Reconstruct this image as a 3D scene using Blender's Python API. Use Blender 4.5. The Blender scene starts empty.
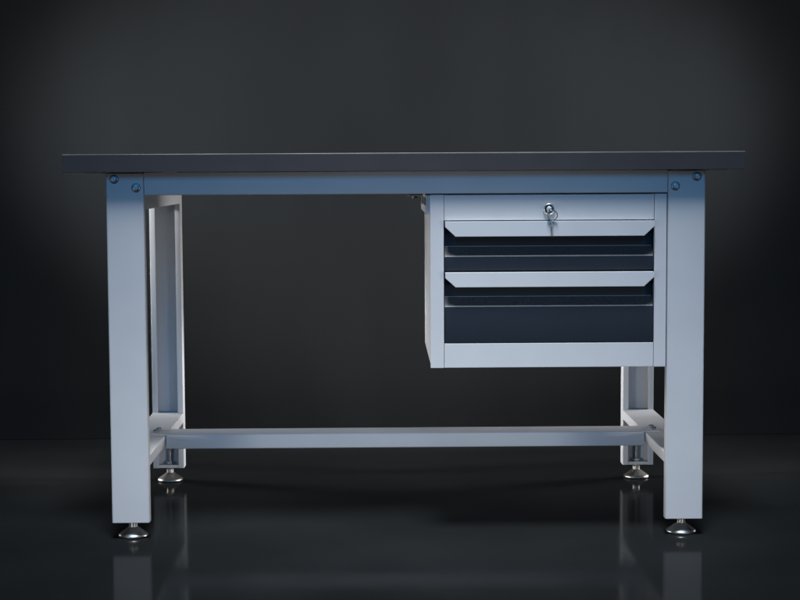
import bpy, bmesh, math
from mathutils import Vector, Matrix
R = math.radians
C = bpy.context.scene.collection
S = bpy.context.scene

# ------------------------------------------------------------------ camera
def make_camera():
    f, pi, ya, ro = 1649.49, -0.0795, 0.0113, -0.00521
    cam = bpy.data.cameras.new('camera'); o = bpy.data.objects.new('camera', cam); C.objects.link(o)
    cam.sensor_width = 36; cam.lens = f / 800 * 36; cam.clip_end = 200; cam.clip_start = 0.05
    F = Vector((math.sin(ya)*math.cos(pi), math.cos(ya)*math.cos(pi), math.sin(pi)))
    Rt = Vector((math.cos(ya), -math.sin(ya), 0)); U = Rt.cross(F)
    c, s = math.cos(ro), math.sin(ro)
    R2 = c*Rt + s*U; U2 = -s*Rt + c*U
    m = Matrix((R2, U2, -F)).transposed().to_4x4()
    m.translation = Vector((-0.05224, -3.6637, 0.82927))
    o.matrix_world = m; S.camera = o
make_camera()

# ------------------------------------------------------------------ world, lamps, exposure
w = bpy.data.worlds.new('World'); S.world = w; w.use_nodes = True
bg = w.node_tree.nodes['Background']; bg.inputs[0].default_value = (0.5, 0.6, 0.75, 1); bg.inputs[1].default_value = 0.004
S.view_settings.view_transform = 'Standard'; S.view_settings.look = 'None'
S.view_settings.exposure = 0; S.view_settings.gamma = 1

def area(name, loc, target, sx, sy, power, col, spread=180):
    l = bpy.data.lights.new(name, 'AREA'); l.shape = 'RECTANGLE'; l.size = sx; l.size_y = sy
    l.energy = power; l.color = col; l.spread = R(spread)
    o = bpy.data.objects.new(name, l); C.objects.link(o); o.location = loc
    o.rotation_euler = (Vector(target) - Vector(loc)).to_track_quat('-Z', 'Y').to_euler()
    return o
def spot(name, loc, target, power, col, angle, blend, radius):
    l = bpy.data.lights.new(name, 'SPOT'); l.energy = power; l.color = col
    l.spot_size = R(angle); l.spot_blend = blend; l.shadow_soft_size = radius
    o = bpy.data.objects.new(name, l); C.objects.link(o); o.location = loc
    o.rotation_euler = (Vector(target) - Vector(loc)).to_track_quat('-Z', 'Y').to_euler()
    return o
spot('key_lamp', (0.0, -1.75, 5.7), (0, 0.05, 0.42), 1920, (0.94, 0.975, 1.0), 26, 0.9, 0.75)
area('blue_fill_softbox', (0.0, -3.7, 2.45), (0, 0, 0.60), 4.4, 1.4, 8.0, (0.06, 0.44, 1.0), 60)
for s in (-1, 1):
    area('low_front_fill', (s*1.7, -2.2, 0.34), (-s*0.15, 0.3, 0.10), 1.0, 0.24, 1.10, (0.95, 0.97, 1.0), 36)  # added fill lamps, lift the lower legs and stretcher
    area('rear_side_fill', (s*1.8, 1.15, 0.52), (-s*0.60, 0.40, 0.12), 0.4, 0.6, 3.9, (1.0, 0.97, 0.94), 50)  # added fill lamps out of view, brighten rail faces and cabinet side
    spot('backdrop_side_spot', (s*2.1, 0.45, 1.15), (-s*0.34, 1.4, 0.80), 470, (0.92, 0.96, 1.0), 54, 1.0, 0.1)
area('backdrop_fill_strip', (0.0, 0.75, 2.3), (0.0, 1.4, 1.2), 3.2, 0.12, 2.6, (0.95, 0.97, 1.0), 60)  # added fill lamp, lifts the sides and upper corners of the backdrop

# ------------------------------------------------------------------ materials
def mat(name, col, rough=0.5, metal=0.0, ior=1.5, bump=0.0, bscale=900, vary=0.0, vscale=3, rvar=0.0, stretch=None):
    m = bpy.data.materials.new(name); m.use_nodes = True
    nt = m.node_tree; b = nt.nodes['Principled BSDF']
    b.inputs['Base Color'].default_value = (*col, 1); b.inputs['Roughness'].default_value = rough
    b.inputs['Metallic'].default_value = metal; b.inputs['IOR'].default_value = ior
    tc = nt.nodes.new('ShaderNodeTexCoord')
    def noise(sc, det=4):
        n = nt.nodes.new('ShaderNodeTexNoise'); n.inputs['Scale'].default_value = sc; n.inputs['Detail'].default_value = det
        if stretch:
            mp = nt.nodes.new('ShaderNodeMapping'); mp.inputs['Scale'].default_value = stretch
            nt.links.new(tc.outputs['Object'], mp.inputs['Vector']); nt.links.new(mp.outputs[0], n.inputs['Vector'])
        else: nt.links.new(tc.outputs['Object'], n.inputs['Vector'])
        return n
    if bump:
        n = noise(bscale, 2); bp = nt.nodes.new('ShaderNodeBump'); bp.inputs['Strength'].default_value = bump
        bp.inputs['Distance'].default_value = 0.0006
        nt.links.new(n.outputs[0], bp.inputs['Height']); nt.links.new(bp.outputs[0], b.inputs['Normal'])
    if vary:
        n = noise(vscale, 6); r = nt.nodes.new('ShaderNodeMapRange')
        r.inputs['From Min'].default_value = 0.3; r.inputs['From Max'].default_value = 0.7
        r.inputs['To Min'].default_value = 1 - vary; r.inputs['To Max'].default_value = 1 + vary
        nt.links.new(n.outputs[0], r.inputs[0])
        mx = nt.nodes.new('ShaderNodeVectorMath'); mx.operation = 'SCALE'; mx.inputs[0].default_value = col
        nt.links.new(r.outputs[0], mx.inputs['Scale']); nt.links.new(mx.outputs[0], b.inputs['Base Color'])
    if rvar:
        n = noise(vscale*1.7, 5); r = nt.nodes.new('ShaderNodeMapRange')
        r.inputs['From Min'].default_value = 0.3; r.inputs['From Max'].default_value = 0.7
        r.inputs['To Min'].default_value = rough - rvar; r.inputs['To Max'].default_value = rough + rvar
        nt.links.new(n.outputs[0], r.inputs[0]); nt.links.new(r.outputs[0], b.inputs['Roughness'])
    return m
M = {}
M['paint'] = mat('light_grey_powder_coat', (0.56, 0.57, 0.59), 0.48, bump=0.12, bscale=700, vary=0.03, vscale=9, rvar=0.05)
def add_specks(m, col, scale=260, thr=0.73, dark=0.72):
    nt = m.node_tree; b = nt.nodes['Principled BSDF']
    src = b.inputs['Base Color'].links[0].from_socket
    tc = nt.nodes.new('ShaderNodeTexCoord'); n = nt.nodes.new('ShaderNodeTexNoise')
    n.inputs['Scale'].default_value = scale; n.inputs['Detail'].default_value = 3
    nt.links.new(tc.outputs['Object'], n.inputs['Vector'])
    r = nt.nodes.new('ShaderNodeMapRange'); r.inputs['From Min'].default_value = thr; r.inputs['From Max'].default_value = thr+0.05
    r.inputs['To Min'].default_value = 1; r.inputs['To Max'].default_value = dark
    nt.links.new(n.outputs[0], r.inputs[0])
    mx = nt.nodes.new('ShaderNodeVectorMath'); mx.operation = 'SCALE'
    nt.links.new(src, mx.inputs[0]); nt.links.new(r.outputs[0], mx.inputs['Scale']); nt.links.new(mx.outputs[0], b.inputs['Base Color'])
add_specks(M['paint'], None)
M['dark'] = mat('slate_blue_powder_coat', (0.0155, 0.0225, 0.033), 0.5, ior=1.3, bump=0.12, bscale=700, vary=0.05, vscale=9)
M['grip'] = mat('charcoal_ribbed_strip', (0.048, 0.050, 0.054), 0.45, ior=1.35, bump=0.8, bscale=420, vary=0.7, vscale=520)
M['top'] = mat('charcoal_laminate', (0.10, 0.10, 0.105), 0.4, bump=0.1, bscale=500, vary=0.08, vscale=14)
M['edge'] = mat('charcoal_edge_band', (0.060, 0.054, 0.056), 0.30, bump=0.1, bscale=500, vary=0.07, vscale=11)
M['chrome'] = mat('chrome', (0.70, 0.69, 0.67), 0.22, 1.0)
M['steel'] = mat('brushed_steel', (0.60, 0.585, 0.56), 0.33, 1.0, bump=0.1, bscale=300)
M['zinc'] = mat('zinc', (0.55, 0.57, 0.60), 0.42, 1.0)
M['trim'] = mat('pale_strip_edge', (0.30, 0.30, 0.31), 0.4)
M['bolt'] = mat('dark_zinc_bolt', (0.16, 0.19, 0.23), 0.32, 1.0)
M['satin'] = mat('satin_chrome', (0.80, 0.80, 0.79), 0.38, 0.85)
M['edge_highlight'] = mat('painted_edge_highlight', (0.30, 0.285, 0.265), 0.4, vary=0.35, vscale=7)  # edge highlight painted as a pale colour
M['black'] = mat('black_steel', (0.012, 0.012, 0.014), 0.5)
M['inner'] = mat('painted_gap_shade', (0.02, 0.022, 0.026), 0.6)  # near-black colour standing in for shade in the drawer gaps
M['floor'] = mat('black_gloss_floor', (0.0152, 0.0166, 0.0172), 0.10, ior=1.053, vary=0.2, vscale=2.2, rvar=0.03)
M['wall'] = mat('black_backdrop_paper', (0.014, 0.0146, 0.0148), 0.9, ior=1.05, vary=0.06, vscale=5.0, stretch=(1, 1, 0.3))

# ------------------------------------------------------------------ mesh helpers
def obj(name, bm, m, parent=None, smooth=False, bevel=0.0, segs=2):
    bmesh.ops.remove_doubles(bm, verts=bm.verts, dist=1e-6)
    bmesh.ops.recalc_face_normals(bm, faces=bm.faces)
    me = bpy.data.meshes.new(name); bm.to_mesh(me); bm.free()
    ms = m if isinstance(m, (list, tuple)) else [m]
    for k in ms: me.materials.append(M[k])
    o = bpy.data.objects.new(name, me); C.objects.link(o)
    if smooth:
        for p in me.polygons: p.use_smooth = True
        md = o.modifiers.new('edges', 'EDGE_SPLIT'); md.split_angle = R(38)
    if bevel:
        md = o.modifiers.new('bevel', 'BEVEL'); md.width = bevel; md.segments = segs
        md.limit_method = 'ANGLE'; md.angle_limit = R(40); md.harden_normals = False
    if parent: o.parent = parent
    return o
def box(bm, x0, x1, y0, y1, z0, z1, mi=0):
    v = [bm.verts.new((x, y, z)) for x in (x0, x1) for y in (y0, y1) for z in (z0, z1)]
    for q in ((0,1,3,2),(4,6,7,5),(0,4,5,1),(2,3,7,6),(0,2,6,4),(1,5,7,3)):
        f = bm.faces.new([v[i] for i in q]); f.material_index = mi
def prism(bm, poly, axis, a, b, mi=0):
    """poly: 2D points; axis 'x': (y,z), 'y': (x,z), 'z': (x,y)"""
    def P(p, t): return {'x': (t, p[0], p[1]), 'y': (p[0], t, p[1]), 'z': (p[0], p[1], t)}[axis]
    A = [bm.verts.new(P(p, a)) for p in poly]; B = [bm.verts.new(P(p, b)) for p in poly]
    n = len(poly); out = []
    for i in range(n):
        f = bm.faces.new((A[i], A[(i+1) % n], B[(i+1) % n], B[i])); f.material_index = mi; out.append(f)
    for q in (A, B[::-1]):
        f = bm.faces.new(q); f.material_index = mi
    return out
def rounded(pts, r, n=4):
    out = [Vector(pts[0])]
    for i in range(1, len(pts)-1):
        p = Vector(pts[i]); a = (Vector(pts[i-1]) - p); b = (Vector(pts[i+1]) - p)
        ang = a.angle(b); d = r / math.tan(ang/2); d = min(d, a.length*.49, b.length*.49)
        rr = d * math.tan(ang/2)
        a.normalize(); b.normalize(); cen = p + (a+b).normalized() * (rr / math.sin(ang/2))
        s = p + a*d - cen; e = p + b*d - cen
        tot = s.angle(e); sg = 1 if s.x*e.y - s.y*e.x > 0 else -1
        for k in range(n+1):
            t = sg*tot*k/n; out.append(cen + Vector((s.x*math.cos(t)-s.y*math.sin(t), s.x*math.sin(t)+s.y*math.cos(t))))
    out.append(Vector(pts[-1])); return out
def sheet_poly(pts, t, r=0.004, side=1):
    """bent sheet metal section: path = outer face, thickness t added on its left (side=1) or right"""
    p = rounded(pts, r); n = len(p); off = []
    for i in range(n):
        d1 = (p[i]-p[i-1]).normalized() if i else (p[1]-p[0]).normalized()
        d2 = (p[i+1]-p[i]).normalized() if i < n-1 else d1
        d = (d1+d2).normalized(); nn = Vector((-d.y, d.x))*side
        off.append(p[i] + nn*t/max(0.5, d.dot(d1)))
    return [tuple(q) for q in p] + [tuple(q) for q in off[::-1]]
def lathe(bm, prof, cx, cy, cz=0, n=40, axis='z', mi=0):
    """prof: list of (radius, height); closed at radius 0"""
    rings = []
    for r, h in prof:
        ring = []
        for k in range(n):
            a = 2*math.pi*k/n; u, v = r*math.cos(a), r*math.sin(a)
            ring.append(bm.verts.new((cx+u, cy+v, cz+h) if axis == 'z' else (cx+u, cy-h, cz+v)))
        rings.append(ring)
    for A, B in zip(rings, rings[1:]):
        for k in range(n):
            f = bm.faces.new((A[k], A[(k+1) % n], B[(k+1) % n], B[k])); f.material_index = mi
    for q in (rings[0], rings[-1]):
        f = bm.faces.new(q); f.material_index = mi
def tube(bm, pts, r, n=8, closed=False, mi=0):
    pts = [Vector(p) for p in pts]; N = len(pts); rings = []
    for i in range(N):
        a = pts[i-1] if (i or closed) else pts[0]; b = pts[(i+1) % N] if (i < N-1 or closed) else pts[-1]
        d = (b-a).normalized(); up = Vector((0, 1, 0)) if abs(d.y) < .9 else Vector((1, 0, 0))
        s = d.cross(up).normalized(); u = s.cross(d)
        rings.append([bm.verts.new(pts[i] + r*(math.cos(2*math.pi*k/n)*s + math.sin(2*math.pi*k/n)*u)) for k in range(n)])
    for i in range(N if closed else N-1):
        A, B = rings[i], rings[(i+1) % N]
        for k in range(n):
            f = bm.faces.new((A[k], A[(k+1) % n], B[(k+1) % n], B[k])); f.material_index = mi
    if not closed:
        bm.faces.new(rings[0]); bm.faces.new(rings[-1])
def thing(name, label, cat, loc=(0, 0, 0)):
    o = bpy.data.objects.new(name, None); C.objects.link(o); o.location = loc; o.empty_display_size = 0.1
    o['label'] = label; o['category'] = cat; return o

# ------------------------------------------------------------------ setting: floor and backdrop
bm = bmesh.new(); prism(bm, [(-9, -8), (9, -8), (9, 1.42), (-9, 1.42)], 'z', -0.05, 0.0)
o = obj('floor', bm, 'floor'); o['kind'] = 'structure'
bm = bmesh.new(); box(bm, -9, 9, 1.40, 1.45, 0.001, 5)
o = obj('backdrop', bm, 'wall'); o['kind'] = 'structure'

# ------------------------------------------------------------------ workbench
XL, XLi, XRi, XR = -0.6606, -0.5767, 0.5856, 0.6695     # leg faces
YB = 0.721                                               # rear face of the rear legs
ZB, ZT, ZU, TH = 0.0387, 0.8212, 0.8247, 0.0391          # leg bottom / leg top / table underside / top thickness
LIP, T = 0.0140, 0.002
bench = thing('workbench', 'light grey steel workbench with charcoal top and two slate drawers, on a black floor', 'workbench')

# tabletop: laminate sheet with a dark edge band round it
bm = bmesh.new(); box(bm, -0.748, 0.748, -0.028, 0.788, ZU, ZU+TH-0.0006)
top = obj('tabletop', bm, 'top', bench)
o1 = [(-0.75, -0.03), (0.75, -0.03), (0.75, 0.79), (-0.75, 0.79)]; i1 = [(-0.7478, -0.0278), (0.7478, -0.0278), (0.7478, 0.7878), (-0.7478, 0.7878)]
def band(z0, z1):
    bm = bmesh.new()
    vo = [[bm.verts.new((x, y, z)) for x, y in o1] for z in (z0, z1)]
    vi = [[bm.verts.new((x, y, z)) for x, y in i1] for z in (z0, z1)]
    for k in range(4):
        j = (k+1) % 4
        bm.faces.new((vo[0][k], vo[0][j], vo[1][j], vo[1][k])); bm.faces.new((vi[0][k], vi[1][k], vi[1][j], vi[0][j]))
        bm.faces.new((vo[1][k], vo[1][j], vi[1][j], vi[1][k])); bm.faces.new((vo[0][k], vi[0][k], vi[0][j], vo[0][j]))
    return bm
obj('edge_band', band(ZU-0.0004, ZU+TH-0.0019), 'edge', top, bevel=0.0006, segs=2)
obj('edge_highlight_strip', band(ZU+TH-0.0018, ZU+TH), 'edge_highlight', top, bevel=0.0008, segs=3)  # pale strip added for the highlight along the top edge

# front and rear aprons (C sections)
for y0, s in ((0.0012, 1), (YB-0.0012, -1)):
    bm = bmesh.new()
    pts = [(y0+s*0.04, 0.7732), (y0, 0.7732), (y0, 0.8238), (y0+s*0.04, 0.8238)]
    prism(bm, sheet_poly(pts, T, 0.0025, -1*s), 'x', XLi+0.0010, XRi-0.0010)
    obj('apron', bm, 'paint', bench, smooth=True)

def screw_mesh(bm, x, y, z):
    # flanged socket screw facing -y: dark seat, bright washer flange, groove, domed head with a socket
    lathe(bm, [(0.0001, 0), (0.0100, 0), (0.0098, 0.0006), (0.0088, 0.0006)], x, y, z, 32, 'y', 1)
    lathe(bm, [(0.0001, 0.0004), (0.0088, 0.0004), (0.0086, 0.0018), (0.0074, 0.0026), (0.0066, 0.0026)], x, y, z, 32, 'y', 0)
    lathe(bm, [(0.0001, 0.0020), (0.0067, 0.0020), (0.0066, 0.0029), (0.0058, 0.0029)], x, y, z, 32, 'y', 1)
    lathe(bm, [(0.0001, 0.0022), (0.0058, 0.0022), (0.0058, 0.0048), (0.0050, 0.0060), (0.0036, 0.0064), (0.0030, 0.0064), (0.0028, 0.0036), (0.0001, 0.0036)], x, y, z, 32, 'y', 0)

FY = 0.037
def foot_mesh(bm, x, y):
    # levelling foot: flat pad, flared cone, collar, threaded rod and lock nut
    prof = [(0.0001, 0), (0.0290, 0), (0.0325, 0.0012), (0.0335, 0.0035), (0.0328, 0.0058), (0.0300, 0.0080),
            (0.0215, 0.0140), (0.0140, 0.0195), (0.0098, 0.0222), (0.0088, 0.0232), (0.0096, 0.0240), (0.0096, 0.0310), (0.0085, 0.0322), (0.0052, 0.0325)]
    rod = []
    z = 0.0325
    while z < 0.150:
        rod += [(0.0052, z), (0.0044, z+0.0009)]; z += 0.0018
    rod.append((0.0001, z))
    lathe(bm, prof + rod, x, y, 0, 44)
    lathe(bm, [(0.005, ZB+0.0035), (0.0105, ZB+0.0035), (0.0110, ZB+0.0045), (0.0110, ZB+0.0120), (0.0102, ZB+0.0130), (0.005, ZB+0.0130)], x, y, 0, 6)

FLD, RLD = 0.030, 0.042
YL = 0.679                                               # front plane of the rear legs
def leg(x0, x1, front, screws):
    bm = bmesh.new()
    ya, yb = (0.0, FLD) if front else (YL, YL+RLD)
    if front:
        pts = [(x0+LIP, yb), (x0, yb), (x0, ya), (x1, ya), (x1, yb), (x1-LIP, yb)]
    else:
        pts = [(x0+LIP, ya), (x0, ya), (x0, yb), (x1, yb), (x1, ya), (x1-LIP, ya)]
    prism(bm, sheet_poly(pts, T, 0.0042 if front else 0.0005, 1 if front else -1), 'z', ZB, ZT)
    box(bm, x0+0.0028, x1-0.0028, ya+0.0028, yb-0.0006, ZB+0.0004, ZB+0.0030)          # foot plate welded in
    box(bm, x0+0.0028, x1-0.0028, ya+0.0028, yb-0.0006, ZT-0.0030, ZT-0.0004)          # head plate
    if front: box(bm, x0+0.012, x1-0.012, yb+0.0004, yb+0.030, ZB+0.0004, ZB+0.0030)   # tongue that carries the foot
    else:
        box(bm, x0+LIP+0.0003, x1-LIP-0.0003, ya+0.0004, ya+0.0022, ZB+0.0004, ZB+0.0085)   # turned-up front edge of the foot plate
        box(bm, x0+0.012, x1-0.012, yb+0.0004, yb+0.016, ZB+0.0004, ZB+0.0030)
    o = obj('leg', bm, 'paint', bench, smooth=True)
    bm = bmesh.new(); foot_mesh(bm, (x0+x1)/2, FY if front else YL+0.031)
    obj('levelling_foot', bm, 'steel', o, smooth=True)
    for sx, sz in screws:
        bm = bmesh.new(); screw_mesh(bm, sx, 0.0, sz)
        obj('screw', bm, ['zinc', 'black'], o, smooth=True)
    return o
leg(XL, XLi, True, [(-0.6418, 0.8090), (-0.5936, 0.7895)])
leg(XRi, XR, True, [(0.6499, 0.8085), (0.6020, 0.7875)])
leg(XL, XLi-0.003, False, []); leg(XRi+0.003, XR, False, [])

# side rails: upper and lower, closed boxes between front and rear leg, with a top mounting flange
for x0, x1, s in ((XL, XLi, -1), (XRi, XR, 1)):
    bm = bmesh.new(); xa, xb = x0+0.0006, x1-0.0006
    box(bm, xa, xb, FLD+0.0006, YL-0.0006, 0.7408, 0.8205)
    obj('upper_side_rail', bm, 'paint', bench, bevel=0.0025)
    bm = bmesh.new(); box(bm, xa, xb, FLD+0.0006, YL-0.0006, 0.1620, 0.1880)
    obj('lower_side_rail', bm, 'paint', bench, bevel=0.0025)
    bm = bmesh.new()
    box(bm, *( (x0-0.047, x1-0.0006) if s < 0 else (x0+0.0006, x1+0.051) ), 0.012, YB-0.012, ZT, ZU-0.0004)
    obj('mounting_plate', bm, 'paint', bench, bevel=0.0008)

# stretcher: channel with tongues that lie on the side rails
bm = bmesh.new()
Y0, Y1, Z0, Z1 = 0.2954, 0.386, 0.1550, 0.1902
pts = [(Y0+0.014, Z0), (Y0, Z0), (Y0, Z1), (Y1, Z1), (Y1, Z0), (Y1-0.014, Z0)]
prism(bm, sheet_poly(pts, T, 0.0030, -1), 'x', XLi+0.0014, XRi-0.0014)
for x0, x1 in ((XLi-0.036, XLi+0.0012), (XRi-0.0012, XRi+0.037)):
    box(bm, x0, x1, Y0+0.0020, Y1-0.0010, 0.1882, Z1-0.0003)
stre = obj('stretcher', bm, 'paint', bench, smooth=True)
for bx, by in ((-0.6060, 0.338), (-0.6020, 0.366), (0.6128, 0.330), (0.6108, 0.358)):
    bm = bmesh.new()
    lathe(bm, [(0.0001, 0), (0.0088, 0), (0.0088, 0.0012), (0.0066, 0.0014), (0.0066, 0.0055), (0.0056, 0.0066), (0.0030, 0.0066), (0.0028, 0.0040), (0.0001, 0.0040)], bx, by, Z1-0.0002, 24)
    obj('bolt', bm, 'bolt', stre, smooth=True)

# ------------------------------------------------------------------ drawer cabinet
CX0, CX1, CZ0, CZ1 = 0.0572, 0.5832, 0.3840, 0.7708
SX0, SX1 = 0.0876, 0.5556                       # inner edges of the stiles
OZ0, OZ1 = 0.4388, 0.7136                       # drawer opening
CD = 0.535
bm = bmesh.new()
box(bm, CX0, SX0-0.0005, 0.0, 0.016, CZ0, CZ1)                   # stiles
box(bm, SX1+0.0005, CX1, 0.0, 0.016, CZ0, CZ1)
box(bm, SX0+0.0003, SX1-0.0003, 0.0006, 0.016, OZ1, CZ1-0.0006)  # head strip with the lock
box(bm, SX0+0.0003, SX1-0.0003, 0.0006, 0.016, CZ0+0.0004, OZ0)  # bottom strip
box(bm, CX0+0.0016, CX0+0.0034, 0.0162, CD, CZ0+0.001, CZ1-0.001)
box(bm, CX1-0.0034, CX1-0.0016, 0.0162, CD, CZ0+0.001, CZ1-0.001)
box(bm, CX0+0.0036, CX1-0.0036, 0.0162, CD-0.002, CZ0+0.0012, CZ0+0.003)
box(bm, CX0+0.0036, CX1-0.0036, 0.0162, CD-0.002, CZ1-0.003, CZ1-0.0012)
box(bm, CX0+0.0036, CX1-0.0036, CD-0.002, CD-0.0002, CZ0+0.0012, CZ1-0.0012)
cab = obj('drawer_cabinet', bm, 'paint', bench, bevel=0.0011, segs=2)
cab['label'] = 'light grey cabinet hung under the right half of the workbench'
# dark blocks added inside the opening; the gaps' shade is put into their colour
for xa, xb in ((CX0+0.006, SX0-0.0012), (SX1+0.0012, CX1-0.006)):
    bm = bmesh.new(); box(bm, xa, xb, 0.0170, 0.060, OZ0-0.02, OZ1+0.02)
    obj('gap_shade_block', bm, 'inner', cab)

# hanger rail on the cabinet's left side, slotted, with a flange under the top
bm = bmesh.new()
hx0, hx1 = 0.0488, 0.0508
zA, zB = 0.7285, 0.7695
ys = [0.012, 0.034, 0.22, 0.25, 0.43, 0.455, 0.50]
for k in range(6):
    if k % 2: box(bm, hx0, hx1, ys[k], ys[k+1], zA, zA+0.017); box(bm, hx0, hx1, ys[k], ys[k+1], zB-0.006, zB)
    else: box(bm, hx0, hx1, ys[k], ys[k+1], zA, zB)
box(bm, hx1, CX0+0.0010, 0.012, 0.50, zA, zA+0.002); box(bm, hx1, CX0+0.0010, 0.012, 0.014, zA+0.002, zB)
box(bm, 0.012, hx0, 0.30, 0.47, zB-0.0065, zB-0.0045)
obj('hanger_bracket', bm, 'paint', cab, bevel=0.0004, segs=1)
bm = bmesh.new()
for by in (0.34, 0.42):
    lathe(bm, [(0.0001, 0), (0.006, 0), (0.006, 0.005), (0.0001, 0.005)], 0.030, by, zB-0.0116, 6)
box(bm, hx1+0.0004, hx1+0.0012, 0.05, 0.42, zA+0.004, zB-0.004)  # black sheet behind the slots, painted stand-in for the shade inside them
obj('hanger_nuts_slot_shade', bm, 'black', cab)

# lock
LX, LZ = 0.3211, 0.7381
bm = bmesh.new()
lathe(bm, [(0.0110, -0.002), (0.0136, -0.0005), (0.0136, 0.0030), (0.0128, 0.0052), (0.0116, 0.0060), (0.0106, 0.0052), (0.0102, 0.0008), (0.0001, 0.0008)], LX, 0.0, LZ, 48, 'y', 0)
lathe(bm, [(0.0001, 0.0010), (0.0092, 0.0010), (0.0092, 0.0032), (0.0084, 0.0040), (0.0001, 0.0040)], LX, 0.0, LZ, 40, 'y', 1)
lathe(bm, [(0.0001, 0.0041), (0.0060, 0.0041), (0.0060, 0.0058), (0.0052, 0.0064), (0.0001, 0.0064)], LX, 0.0, LZ, 32, 'y', 2)
obj('lock', bm, ['satin', 'black', 'satin'], cab, smooth=True)

# ------------------------------------------------------------------ drawers
DX0, DX1 = SX0+0.0014, SX1-0.0012
def drawer(zb, zl2, zl1, zh, zt, label):
    """zb bottom of face, zl2/zl1 lower/upper line of the sloped grip, zh lower edge of the pull, zt top"""
    bm = bmesh.new()
    raw = [(0.018, zb), (0.0012, zb), (0.0012, zl2), (0.024, zl1), (0.024, zt-0.004), (0.044, zt-0.004)]
    p = rounded(raw, 0.0016, 3)
    poly = [tuple(q) for q in p] + [(0.044, zb)]
    prism(bm, poly, 'x', DX0, DX1, 0)
    bm.normal_update()
    for f in bm.faces:
        c = f.calc_center_median()
        if zl2 < c.z < zl1 and 0.004 < c.y < 0.021 and abs(f.normal.x) < .5: f.material_index = 1
    # drawer tray behind the front
    box(bm, DX0+0.012, DX1-0.012, 0.0445, 0.50, zb+0.012, zb+0.014); box(bm, DX0+0.012, DX0+0.014, 0.0445, 0.50, zb+0.0142, zt-0.02)
    box(bm, DX1-0.014, DX1-0.012, 0.0445, 0.50, zb+0.0142, zt-0.02); box(bm, DX0+0.0142, DX1-0.0142, 0.498, 0.50, zb+0.0142, zt-0.02)
    d = obj('drawer', bm, ['dark', 'grip'], bench, smooth=True)
    d['label'] = label
    # label strip: a thin insert lying on the slope, with pale edges
    bm = bmesh.new(); dy, dz = 0.024-0.0012, zl1-zl2; L = math.hypot(dy, dz); ty, tz = dy/L, dz/L; ny, nz = -tz, ty
    def strip(s0, s1, h0, h1, mi):
        P = lambda q, h: (0.0012+ty*q+ny*h, zl2+tz*q+nz*h)
        prism(bm, [P(s0, h0), P(s1, h0), P(s1, h1), P(s0, h1)], 'x', DX0+0.0015, DX1-0.0015, mi)
    strip(0.0030, L-0.0030, 0.0002, 0.0009, 0); strip(0.0012, 0.0029, 0.0002, 0.0011, 1); strip(L-0.0029, L-0.0014, 0.0002, 0.0011, 1)
    obj('label_strip', bm, ['grip', 'trim'], d)
    # pull: bent plate with clipped lower corners
    bm = bmesh.new()
    hz, c1 = zt-0.012, 0.0228
    a, b = DX0+0.0006, DX1-0.0004
    outline = [(a, zt), (b, zt), (b, hz), (b-c1, zh), (a+c1, zh), (a, hz)]
    yT, yBt = -0.0150, -0.0160
    fr, bk = [], []
    for x, z in outline:
        t = (zt-z)/(zt-zh); y = yT + (yBt-yT)*t
        fr.append(bm.verts.new((x, y, z))); bk.append(bm.verts.new((x, y+0.0016, z)))
    n = len(outline)
    bm.faces.new(fr); bm.faces.new(bk[::-1])
    for k in range(n):
        j = (k+1) % n; bm.faces.new((fr[k], bk[k], bk[j], fr[j]))
    box(bm, a, b, yT+0.0017, 0.0236, zt-0.0018, zt-0.0001)
    obj('handle', bm, 'paint', d, bevel=0.0007, segs=2)
    return d
drawer(0.6016, 0.6320, 0.6562, 0.6783, 0.7116, 'upper drawer, the shallow slate one just below the lock')
drawer(0.4400, 0.5201, 0.5435, 0.5658, 0.5985, 'lower drawer, the deeper slate one above the bottom strip')

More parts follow.
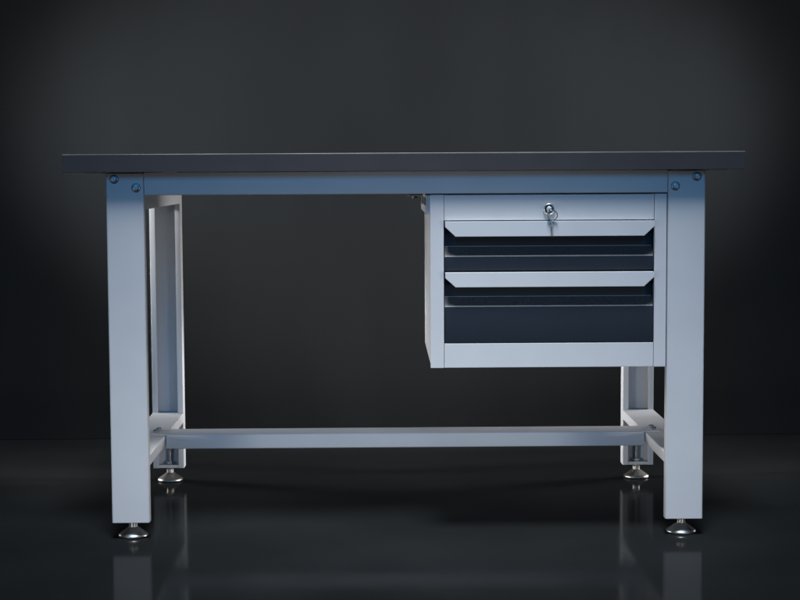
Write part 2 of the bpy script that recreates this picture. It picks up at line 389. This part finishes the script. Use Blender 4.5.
# ------------------------------------------------------------------ keys hanging from the lock
keys = thing('key_ring', 'small metal keys on a wire ring, hanging from the lock above the upper drawer', 'keys', (LX, -0.006, LZ))
def rel(bm): bmesh.ops.translate(bm, verts=bm.verts, vec=-Vector((LX, -0.006, LZ)))
def bow(bm, c, ux, uy, uz, rx, rz, hole, t):
    n = 28; V = []
    for y in (-t/2, t/2):
        for sc in (1, 0):
            ring = []
            for k in range(n):
                a = 2*math.pi*k/n
                p = ((rx*math.cos(a), rz*math.sin(a)) if sc else (hole*math.cos(a), hole*1.2*math.sin(a)))
                ring.append(bm.verts.new(c + ux*p[0] + uz*p[1] + uy*y))
            V.append(ring)
    for k in range(n):
        j = (k+1) % n
        bm.faces.new((V[0][k], V[0][j], V[1][j], V[1][k])); bm.faces.new((V[2][k], V[3][k], V[3][j], V[2][j]))
        bm.faces.new((V[0][k], V[2][k], V[2][j], V[0][j])); bm.faces.new((V[1][k], V[1][j], V[3][j], V[3][k]))
def bar(bm, a, b, ux, w, t):
    d = (b-a).normalized(); uy = d.cross(ux).normalized()
    v = [bm.verts.new(p + ux*sx*w/2 + uy*sy*t/2) for p in (a, b) for sx, sy in ((-1, -1), (1, -1), (1, 1), (-1, 1))]
    for q in ((0,1,2,3),(7,6,5,4),(0,4,5,1),(1,5,6,2),(2,6,7,3),(3,7,4,0)): bm.faces.new([v[i] for i in q])
# key in the lock: its bow stands out towards the viewer, seen almost edge-on and turned
bm = bmesh.new(); c = Vector((LX, -0.0200, LZ)); ux = Vector((math.cos(R(50)), 0, math.sin(R(50)))); uz = Vector((0, -1, 0)); uy = ux.cross(uz)
bow(bm, c, ux, uy, uz, 0.0085, 0.0095, 0.0032, 0.0020); bar(bm, Vector((LX, -0.003, LZ)), Vector((LX, -0.0125, LZ)), ux, 0.006, 0.0020)
rel(bm); obj('key', bm, 'chrome', keys, bevel=0.0003, segs=1)
# ring
bm = bmesh.new(); rc = Vector((LX+0.0055, -0.0230, LZ-0.0140)); rr = 0.0108
tube(bm, [rc + Vector((rr*math.cos(a), -0.006*math.sin(a), rr*math.sin(a))) for a in [2*math.pi*k/40 for k in range(40)]], 0.00115, 8, True)
rel(bm); obj('split_ring', bm, 'chrome', keys, smooth=True)
# hanging key
bm = bmesh.new(); kx = LX+0.0058; ky = -0.0190
ux = Vector((math.cos(R(50)), math.sin(R(50)), 0)); uz = Vector((0, 0, 1)); uy = ux.cross(uz)
bow(bm, Vector((kx, ky, LZ-0.0305)), ux, uy, uz, 0.0062, 0.0085, 0.0030, 0.0019)
bar(bm, Vector((kx, ky, LZ-0.038)), Vector((kx, ky, LZ-0.0612)), ux, 0.0058, 0.0019)
rel(bm); obj('key', bm, 'chrome', keys, bevel=0.0003, segs=1)
